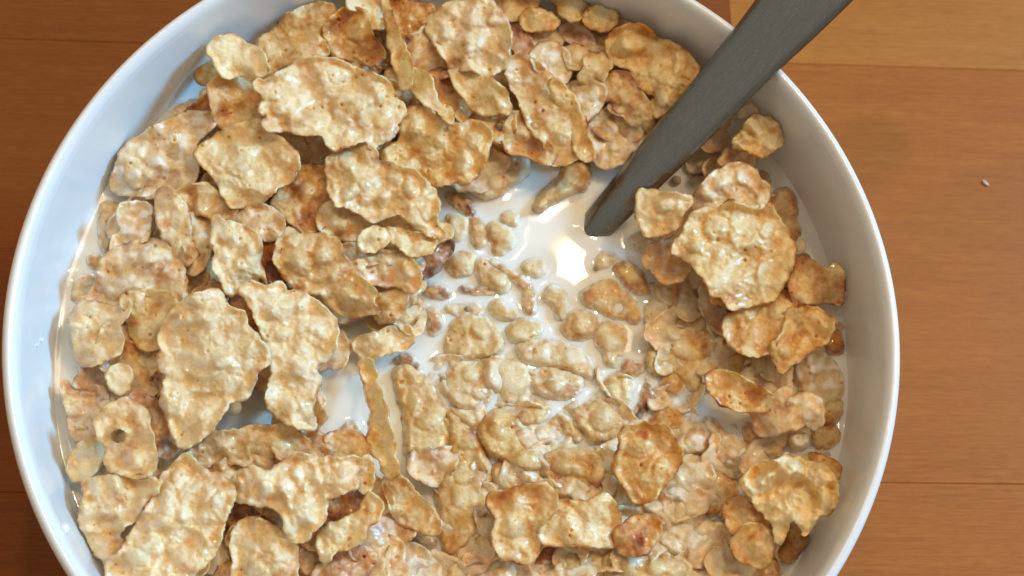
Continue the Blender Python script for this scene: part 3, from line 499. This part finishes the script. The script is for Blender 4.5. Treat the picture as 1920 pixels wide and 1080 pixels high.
def flake(label, kind, tone, z0, bump, milk, gx, gy, pts, blis, holes, seed, group, bed=None):
    rng = np.random.RandomState(seed); STEP = BSTEP if bed is not None else 2.6
    pc = np.array(pts).mean(0); pc = unproj(pc[0], pc[1], np.array(z0 * MM)); near = math.hypot(pc[0], pc[1]) > .056
    O = smooth_outline(pts, 1.0 if kind == 'p' else .8, seed, 4 if abs(gx) > 9 else 1 if bump > 1.9 else 6 if near else (6 if kind == 'f' else (4 if z0 > 9.5 else 12)))
    if kind == 'p' and bed is None: z0 = 1.6 + z0 * .62; gx *= .75; gy *= .75
    x0, y0 = O.min(0); x1, y1 = O.max(0)
    X, Y = np.meshgrid(np.arange(x0, x1, STEP), np.arange(y0, y1, STEP * .87)); X = X + (np.arange(X.shape[0]) % 2)[:, None] * STEP / 2
    X = X.ravel(); Y = Y.ravel(); X = X + rng.uniform(-.3, .3, X.shape); Y = Y + rng.uniform(-.3, .3, Y.shape)
    k = inside(O, X, Y); X, Y = X[k], Y[k]
    D = edge_dist(O, X, Y); k = D > 1.2; X, Y, D = X[k], Y[k], D[k]
    rings = []
    for hx, hy, hr in holes:
        hd = np.hypot(X - hx, Y - hy); k = hd > hr + 1.2; X, Y, D = X[k], Y[k], np.minimum(D, hd - hr)[k]
        a = np.linspace(0, 2 * np.pi, int(hr * 2) + 8, endpoint=False)
        rr = hr * (1 + .12 * np.sin(2 * a + seed) + .06 * np.sin(5 * a))
        rings.append(np.stack([hx + rr * np.cos(a), hy + rr * np.sin(a)], -1))
    Bd = np.concatenate([O] + rings); nb = len(Bd); nO = len(O)
    PX = np.concatenate([Bd[:, 0], X]); PY = np.concatenate([Bd[:, 1], Y]); PD = np.concatenate([np.zeros(nb), D])
    edges = [(i, (i + 1) % nO) for i in range(nO)]; off = nO
    for r in rings:
        edges += [(off + i, off + (i + 1) % len(r)) for i in range(len(r))]; off += len(r)
    vo, eo, fo, ov, oe, of = delaunay_2d_cdt([Vector((a, b)) for a, b in zip(PX, PY)], edges, [], 1, 1e-4, True)
    if len(vo) != len(PX) or any(len(o_) != 1 for o_ in ov):
        idx = [o_[0] if o_ else 0 for o_ in ov]
    else: idx = [o_[0] for o_ in ov]
    idx = np.array(idx); PX, PY, PD = PX[idx], PY[idx], PD[idx]; isb = idx < nb
    tri = np.array([f for f in fo if len(f) == 3])
    tri = tri[inside(O, PX[tri].mean(1), PY[tri].mean(1))]
    for hx, hy, hr in holes:
        mx = PX[tri].mean(1); my = PY[tri].mean(1); tri = tri[np.hypot(mx - hx, my - hy) > hr * .97]
    cxp, cyp = (x0 + x1) / 2, (y0 + y1) / 2; ext = max(x1 - x0, y1 - y0) / 2; maxd = PD.max()
    # ---- blisters
    area_ = len(X) * STEP * STEP * .87
    nbub = int(area_ / (560 if kind == 'p' else 500)) + 2
    bl = [(b_[0], b_[1], b_[2], 1.25) for b_ in blis]
    for _ in range(nbub):
        j = rng.randint(len(X)) if len(X) else 0
        if not len(X): break
        bl.append((X[j], Y[j], np.clip(rng.lognormal(2.15, .5), 4, 28), rng.uniform(.5, 1.0)))
    Hb = np.zeros(len(PX)); cap = np.zeros(len(PX))
    for bx, by, br, bs in bl:
        e = 1 + .5 * rng.uniform(-1, 1); an = rng.uniform(0, np.pi); ca, sa = math.cos(an), math.sin(an)
        dx, dy = PX - bx, PY - by; qx = (dx * ca + dy * sa) / (br * math.sqrt(e)); qy = (-dx * sa + dy * ca) / (br / math.sqrt(e))
        q = 1 - np.clip(qx * qx + qy * qy, 0, 1)
        hgt = .025 * br * bs * bump * (1.3 if bs > 1.2 else 1)
        Hb = np.maximum(Hb, hgt * q ** .62); cap = np.maximum(cap, q * bs * min(1, br / 12))
    nz = lambda s, k: vnoise(PX / s, PY / s, seed + k)
    wav = nz(62, 11) * 2.6 + (.22 - np.abs(nz(48, 18))) * 1.8 + nz(24, 12) * .38 + nz(12, 13) * .20 + nz(6.5, 14) * .15 + nz(3.8, 16) * .07
    # ---- pits
    pit = np.zeros(len(PX))
    for _ in range(rng.randint(0, 3 + int(area_ / 1800))):
        if not len(X): break
        j = rng.randint(len(X)); r = rng.uniform(1.8, 3.8)
        pit = np.maximum(pit, sstep(1.0, .5, np.hypot(PX - X[j], PY - Y[j]) / r))
    nx_, ny_ = (PX - cxp) / ext, (PY - cyp) / ext
    if kind == 'p':
        an = rng.uniform(0, np.pi); s_ = nx_ * math.cos(an) + ny_ * math.sin(an); cu = rng.uniform(-3.0, 1.6) * min(1, ext / 60)
        zm = z0 + gx * (PX - cxp) / 100 + gy * (cyp - PY) / 100 + cu * (s_ * s_ - .3)
        zm = zm + wav * (.55 + .45 * bump) * min(1, ext / 45)
        if bump > 1.9 and bed is None:      # crumpled: sharp folds
            zm = zm + bump * .6 * (1 - 4 * np.abs(nz(46, 21))) + bump * .25 * (1 - np.abs(nz(24, 22)) * 4)
        zm = zm + (1 - sstep(0, 16, PD)) * nz(24, 41) * .9 * min(1, ext / 50)
        zm = zm + (1 - sstep(0, 15, PD)) * np.clip(nz(52, 42) * 3 + .25, 0, 1) * 1.5 * min(1, ext / 55)
        th, ew = .34, 3.4
    else:
        wd = min(20, maxd * .75)
        zq = .34 + z0 * .32; wd = min(14, maxd * .7)
        zm = -.25 + (zq + .1) * sstep(-3, wd, PD) + wav * .62 * min(1, bump) * sstep(0, 10, PD)
        th, ew = .7, 6.0
    e = np.sqrt(np.clip(1 - (1 - np.clip(PD / ew, 0, 1)) ** 2, 0, 1))
    zt_ = zm + (th / 2 + Hb) * e - pit * .55
    zb_ = zm - (th / 2) * e + Hb * e * .55 - .02
    # ---- colour attributes
    tn = tone + .01 - .055 * np.clip(wav, -2, 2) + nz(34, 31) * .34 + nz(11, 32) * .20 - cap * .27 * (1 - tone) + .58 * (1 - sstep(0, 7, PD)) * np.clip(.25 + 2.4 * nz(30, 33), 0, 1) + pit * .30
    tn = tn + .22 * sstep(.08, .34, nz(45, 35))
    mk = np.minimum(1, milk * 2.4) * (.30 + .62 * sstep(-.02, .34, nz(17, 34) + .25 * (milk - .25) + .12 * cap)) - pit * .3
    mk = np.maximum(mk, .75 * sstep(.95, .0, zt_ - 1.0 * nz(11, 36)))     # film of milk where the flake is awash
    if kind == 'f': mk = np.maximum(mk, .8 * (1 - sstep(1, 10, PD - 14 * nz(13, 37) + (z0 - 2) * 2)))
    if kind == 'p': mk = np.maximum(mk, .55 * sstep(5.5, 1.2, zt_ - 3.0 * nz(16, 38)))
    top = unproj(PX, PY, zt_ * MM); bot = unproj(PX, PY, zb_ * MM)
    for A in (top, bot):
        r = np.hypot(A[:, 0], A[:, 1]) + 1e-9; lim = wall_r(A[:, 2]) - .0004; s_ = np.minimum(1, lim / r); A[:, :2] *= s_[:, None]
    gi = ((top[:, :2] + MEXT) / (2 * MEXT) * 459).round().astype(int); ok = (gi >= 0).all(1) & (gi < 460).all(1) & (zb_ < .6)
    np.maximum.at(MG, (gi[ok, 1], gi[ok, 0]), zt_[ok])
    nt_ = len(PX); inter = np.where(~isb)[0]; bmap = np.arange(nt_); bmap[inter] = nt_ + np.arange(len(inter))
    V = np.concatenate([top, bot[inter]]); c = np.array([top[:, 0].mean(), top[:, 1].mean(), top[:, 2].min()])
    # orientation: pixel space is y-down, flip winding so the top faces up
    a, b2, c2 = PX[tri], PY[tri], None
    ar = (a[:, 1] - a[:, 0]) * (b2[:, 2] - b2[:, 0]) - (a[:, 2] - a[:, 0]) * (b2[:, 1] - b2[:, 0])
    tri = np.where((ar > 0)[:, None], tri[:, ::-1], tri)
    F = np.concatenate([tri, bmap[tri][:, ::-1]])
    if bed is not None:
        fa = lambda q: np.concatenate([q, q[inter]])
        bed.append((V, F, fa(tn), fa(mk))); return
    return build_flake(V - c, F, np.concatenate([tn, tn[inter]]), np.concatenate([mk, mk[inter]]), 'cornflake', (c[0], c[1], c[2] + MILK), label, group)
def build_flake(V, F, tn, mk, name, loc, label, group):
    me = bpy.data.meshes.new(name); nv, nf = len(V), len(F)
    me.vertices.add(nv); me.vertices.foreach_set('co', V.astype(np.float32).ravel())
    me.loops.add(nf * 3); me.loops.foreach_set('vertex_index', F.astype(np.int32).ravel())
    me.polygons.add(nf); me.polygons.foreach_set('loop_start', np.arange(0, nf * 3, 3, dtype=np.int32))
    me.polygons.foreach_set('use_smooth', np.ones(nf, bool))
    me.update(calc_edges=True); me.validate()
    for nm, arr in (('tone', tn), ('milk', mk)):
        at = me.attributes.new(nm, 'FLOAT', 'POINT'); at.data.foreach_set('value', arr.astype(np.float32))
    me.materials.append(FLAKE)
    o = bpy.data.objects.new(name, me); COL.objects.link(o); o.location = loc
    return tag(o, label, 'cornflake', group)

def nums(s): return [tuple(float(q) for q in p.split(',')) for p in s.split()]
for i, ln in enumerate(l for l in FLAKES.strip().splitlines() if l and not l.startswith('#')):
    f = ln.split('|'); k = f[1].split(); a = [float(q) for q in k[1:]]
    flake(f[0], k[0], *a, nums(f[2]), nums(f[3]) if len(f) > 3 else [], nums(f[4]) if len(f) > 4 else [], 100 + i * 17, 'cornflakes in the bowl')

# the soaked mass under and between the flakes: nobody could count it, so it is one mesh
OPEN = [nums(s) for s in (
    '830,350 890,375 1000,380 1010,320 1060,290 1110,300 1100,380 1210,430 1225,480 1130,480 1080,530 1000,500 960,470 900,470 830,470',
    '690,690 740,680 790,800 760,890 830,1000 790,1010 720,900', '595,700 690,690 690,800 600,800', '380,770 470,740 500,770 460,810 390,815', '600,590 700,600 690,640 630,650',
    '960,300 1050,300 1020,360 940,380', '1085,400 1210,225 1300,300 1190,430', '1300,730 1400,770 1440,820 1340,790', '1500,370 1580,500 1560,480 1500,440', '120,560 90,600 120,700 160,690')]
rr = np.random.RandomState(11); bed = []; cand = []
for _ in range(6000):
    u, v = rr.uniform(110, 1600), rr.uniform(-60, 1190); R = rr.uniform(34, 62) * (1.3 if u > 1150 and v > 600 else 1)
    p = unproj(np.array(u), np.array(v), np.array(0.))
    if math.hypot(p[0], p[1]) > .0695 - R * 8.6e-5: continue
    a = np.linspace(0, 2 * np.pi, 12, endpoint=False); q = np.stack([u + R * .75 * np.cos(a), v + R * .75 * np.sin(a)], -1)
    if any(inside(np.array(o_), q[:, 0], q[:, 1]).any() for o_ in OPEN): continue
    if any((u - c_[0]) ** 2 + (v - c_[1]) ** 2 < (.52 * (R + c_[2])) ** 2 for c_ in cand): continue
    cand.append((u, v, R))
for i, (u, v, R) in enumerate(cand):
    n = 11; a = np.linspace(0, 2 * np.pi, n, endpoint=False); q = R * rr.uniform(.72, 1.2, n)
    pts = [(u + q[j] * math.cos(a[j]), v + q[j] * .85 * math.sin(a[j])) for j in range(n)]
    if 770 < u < 1250 and 340 < v < 840:      # drowned flakes, only their blisters break the surface
        if v < 690: continue
        flake('', 'p', rr.uniform(.28, .46), rr.uniform(-1.35, -.8), 1.85, .3, 0, 0, pts, [], [], 9000 + i * 13, '', bed)
    elif (u > 820 and v > 560) or (u > 1290 and v > 250):
        flake('', 'p', rr.uniform(.24, .42), rr.uniform(-.3, 1.1), 1.4, .30, rr.uniform(-1.5, 1.5), rr.uniform(-1.5, 1.5), pts, [], [], 9000 + i * 13, '', bed)
    else:
        flake('', 'p', rr.uniform(.32, .52), rr.uniform(1.8, 4.2), 1.0, .26, rr.uniform(-3, 3), rr.uniform(-3, 3), pts, [], [], 9000 + i * 13, '', bed)
off = 0; VV = []; FF = []; TT = []; KK = []
for V, F, t_, k_ in bed:
    VV.append(V); FF.append(F + off); TT.append(t_); KK.append(k_); off += len(V)
o = build_flake(np.concatenate(VV), np.concatenate(FF), np.concatenate(TT), np.concatenate(KK), 'soaked_cereal_mass', (0, 0, MILK), 'mass of soaked cornflakes under and between the top flakes', None)
o['kind'] = 'stuff'; o['category'] = 'cereal'

# spoon axis (needed here for the milk that climbs its handle)
P1 = unproj(np.array(1143.), np.array(396.), np.array(.0018)); P2 = unproj(np.array(1413.), np.array(98.), np.array(RIM + .0022))
ax = (P2 - P1); hl = np.linalg.norm(ax); ax /= hl
side = np.cross(ax, [0, 0, 1.]); side /= np.linalg.norm(side); nrm = np.cross(side, ax)
for x_ in np.arange(-.0075, .0005, .00025):
    for y_ in np.arange(-.0030, .0031, .00025):
        q_ = P1 + ax * x_ + side * y_; g_ = ((q_[:2] + MEXT) / (2 * MEXT) * 459).round().astype(int); MG[g_[1], g_[0]] = max(MG[g_[1], g_[0]], .5)

# ------------------------------------------------------------------ milk with a meniscus round everything that pokes out
def blur(A, r):
    k = np.exp(-.5 * (np.arange(-3 * r, 3 * r + 1) / r) ** 2); k /= k.sum()
    A = np.apply_along_axis(lambda m: np.convolve(m, k, 'same'), 0, A)
    return np.apply_along_axis(lambda m: np.convolve(m, k, 'same'), 1, A)
mask = ((MG > .05)).astype(float)
men = blur(mask, 3); men2 = blur(mask, 8)
gx_ = np.linspace(-MEXT, MEXT, 460); GX, GY = np.meshgrid(gx_, gx_)
rad = np.hypot(GX, GY)
Z = .30 * np.clip(men * 1.3, 0, 1) ** 1.2 + .12 * men2 - .12 + .9 * np.exp(-(wall_r(np.zeros(1))[0] - rad).clip(0) / .0011)
Z = np.where(MG > 1.2, np.minimum(Z, .3), Z)
inb = rad < wall_r(np.zeros(1))[0] + .0007
ids = -np.ones(inb.shape, int); ids[inb] = np.arange(inb.sum())
V = np.stack([GX[inb], GY[inb], Z[inb] * MM], -1)
q = np.stack([ids[:-1, :-1], ids[:-1, 1:], ids[1:, 1:], ids[1:, :-1]], -1).reshape(-1, 4); q = q[(q >= 0).all(1)]
milk = mesh_obj('milk', V, q.tolist(), MILKM, None, True, (0, 0, MILK))
tag(milk, 'white milk filling the bowl between the cornflakes', 'milk')

# ------------------------------------------------------------------ spoon
sp = empty('spoon', (0, 0, 0)); tag(sp, 'grey steel spoon standing in the milk, handle on the rim', 'spoon')
# frame of the handle: x along the handle, y across, z up through it
fr = Matrix([[ax[0], -side[0], nrm[0], P1[0]], [ax[1], -side[1], nrm[1], P1[1]], [ax[2], -side[2], nrm[2], P1[2] + MILK], [0, 0, 0, 1]])
sp.matrix_world = fr
def section(w_, t_, crown):          # strip with broad rounded shoulders, counter clockwise seen from +x
    out = []; s_ = min(.0011, w_ * .5)
    for y in np.linspace(-1, 1, 9): out.append((y * (w_ - .0004), -t_ / 2))
    for a in np.linspace(0, 1, 6): out.append((w_ - s_ * a, t_ * (-.1 + .6 * a ** .8)))
    for y in np.linspace(1, -1, 13)[1:-1]: out.append((y * (w_ - s_), t_ / 2 + crown * (1 - y * y)))
    for a in np.linspace(1, 0, 6): out.append((-w_ + s_ * a, t_ * (-.1 + .6 * a ** .8)))
    return np.array(out)
HW = [(-.022, .0019), (-.012, .0025), (-.007, .0030), (-.004, .0032), (0, .0035), (.006, .0038), (.012, .0042), (.018, .0046), (.024, .0048), (.03, .0051), (.036, .0055), (.042, .0059), (.048, .0065), (.054, .0069), (.075, .0080), (.1, .0087), (.115, .0086), (.125, .0074), (.13, .0055), (.132, .0018)]
xs = np.concatenate([np.linspace(-.022, .115, 60), np.linspace(.117, .132, 10)]); V = []; F = []
for x in xs:
    w_ = np.interp(x, [h[0] for h in HW], [h[1] for h in HW]); s = section(w_, .0019, .0005 + .0005 * float(sstep(.035, .0, x)))
    dz = 0 if x > -.004 else -.9 * (x + .004) ** 2 / .018 * 0 - ((-.004 - x) * .25)
    V += [(x, a, b + dz) for a, b in s]
m_ = len(section(.005, .002, 0))
for i in range(len(xs) - 1):
    for j in range(m_): F.append((i * m_ + j, (i + 1) * m_ + j, (i + 1) * m_ + (j + 1) % m_, i * m_ + (j + 1) % m_))
F.append(tuple(range(m_))); F.append(tuple((len(xs) - 1) * m_ + j for j in reversed(range(m_))))
h_ = mesh_obj('handle', V, F, STEEL, sp)
# egg shaped spoon bowl, under the milk
V = []; F = []; nr, na = 12, 40
for lay in (0, 1):
    for i in range(nr + 1):
        r = i / nr
        for j in range(na):
            a = 2 * math.pi * j / na; lx = -.0235 * r * math.cos(a) * (1 + .10 * math.cos(a)); ly = .0165 * r * math.sin(a) * (1 - .12 * math.cos(a))
            z = -.0062 * (1 - r * r) - lay * .0011
            V.append((-.040 + lx, ly, -.006 + z))
for lay in (0, 1):
    o_ = lay * (nr + 1) * na
    for i in range(nr):
        for j in range(na):
            f = (o_ + i * na + j, o_ + (i + 1) * na + j, o_ + (i + 1) * na + (j + 1) % na, o_ + i * na + (j + 1) % na)
            F.append(f if lay else f[::-1])
for j in range(na):
    a0, a1 = nr * na + j, nr * na + (j + 1) % na; b0 = (nr + 1) * na
    F.append((a0, a1, b0 + a1, b0 + a0))
mesh_obj('spoon_bowl', V, F, STEEL, sp)

# ------------------------------------------------------------------ small things
def blob(name, c, rx, ry, rz, mat, seg=16, rings=8, loz=-1.0):
    V = []; F = []
    for i in range(rings + 1):
        ph = -math.pi / 2 + math.pi * i / rings
        for j in range(seg):
            a = 2 * math.pi * j / seg; V.append((rx * math.cos(ph) * math.cos(a), ry * math.cos(ph) * math.sin(a), rz * max(loz, math.sin(ph))))
    for i in range(rings):
        for j in range(seg): F.append((i * seg + j, i * seg + (j + 1) % seg, (i + 1) * seg + (j + 1) % seg, (i + 1) * seg + j))
    return mesh_obj(name, V, F, mat, None, True, c)
film, nt_, b_ = mat_new('milk_bubble_film')
b_.inputs['Base Color'].default_value = (.72, .62, .48, 1); b_.inputs['Roughness'].default_value = .03
b_.inputs['Transmission Weight'].default_value = .55; b_.inputs['IOR'].default_value = 1.12
for u, v, r, lb in [(1268, 338, 1.0, 'grey bubble on the milk right of the spoon handle'), (790, 582, .85, 'bubble pair end by the pale tongue at the left shore'),
                    (836, 1056, .7, 'tiny bubble on the milk at bottom centre'), (877, 580, .6, 'tiny bubble at the mostly drowned flake'),
                    (1025, 828, .6, 'tiny bubble inside the ring like flake'), (806, 545, .5, 'tiny bubble beside the toasted almond chip'),
                    (1118, 503, .5, 'tiny bubble above the orange leaf flake'), (952, 752, .45, 'tiny bubble below the pale egg shaped blister'),
                    (831, 711, .6, 'tiny bubble left of the blistered tan flake'), (311, 870, 1.0, 'dark bubble in the milk right of the holed flake')]:
    p = unproj(np.array(float(u)), np.array(float(v)), np.array(.0006))
    tag(blob('milk_bubble', (p[0], p[1], MILK + .0005), r * MM, r * MM, r * MM * .9, film), lb, 'bubble', 'bubbles on the milk')
for u, v, r, z, lb in [(94, 1007, 1.0, .0165, 'milk droplet on the rim at lower left'), (437, 764, 1.5, .004, 'milk drop hanging under the big shield shaped flake'),
                       (98, 637, .5, .007, 'milk speck on the left inner wall, upper of two'), (86, 646, .4, .009, 'milk speck on the left inner wall, lower of two')]:
    p = unproj(np.array(float(u)), np.array(float(v)), np.array(z))
    if z != .004:
        rr_ = math.hypot(p[0], p[1]); lim = float(wall_r(np.array([min(z, .016)]))[0]); p[:2] *= lim / rr_
    tag(blob('milk_drop', (p[0], p[1], MILK + z), r * MM, r * MM, r * MM * .8, MILKM), lb, 'milk drop', 'splashed milk drops')
crumb_m, nt_, b_ = mat_new('pale_crumb'); b_.inputs['Base Color'].default_value = (.66, .56, .46, 1); b_.inputs['Roughness'].default_value = .6
p = unproj(np.array(1847.), np.array(344.), np.array(-MILK))
cr = blob('crumb', (p[0], p[1], .0003), .0010, .00042, .00022, crumb_m); cr.rotation_euler.z = math.radians(-48)
tag(cr, 'tiny pale crumb alone on the wooden table at right', 'crumb')
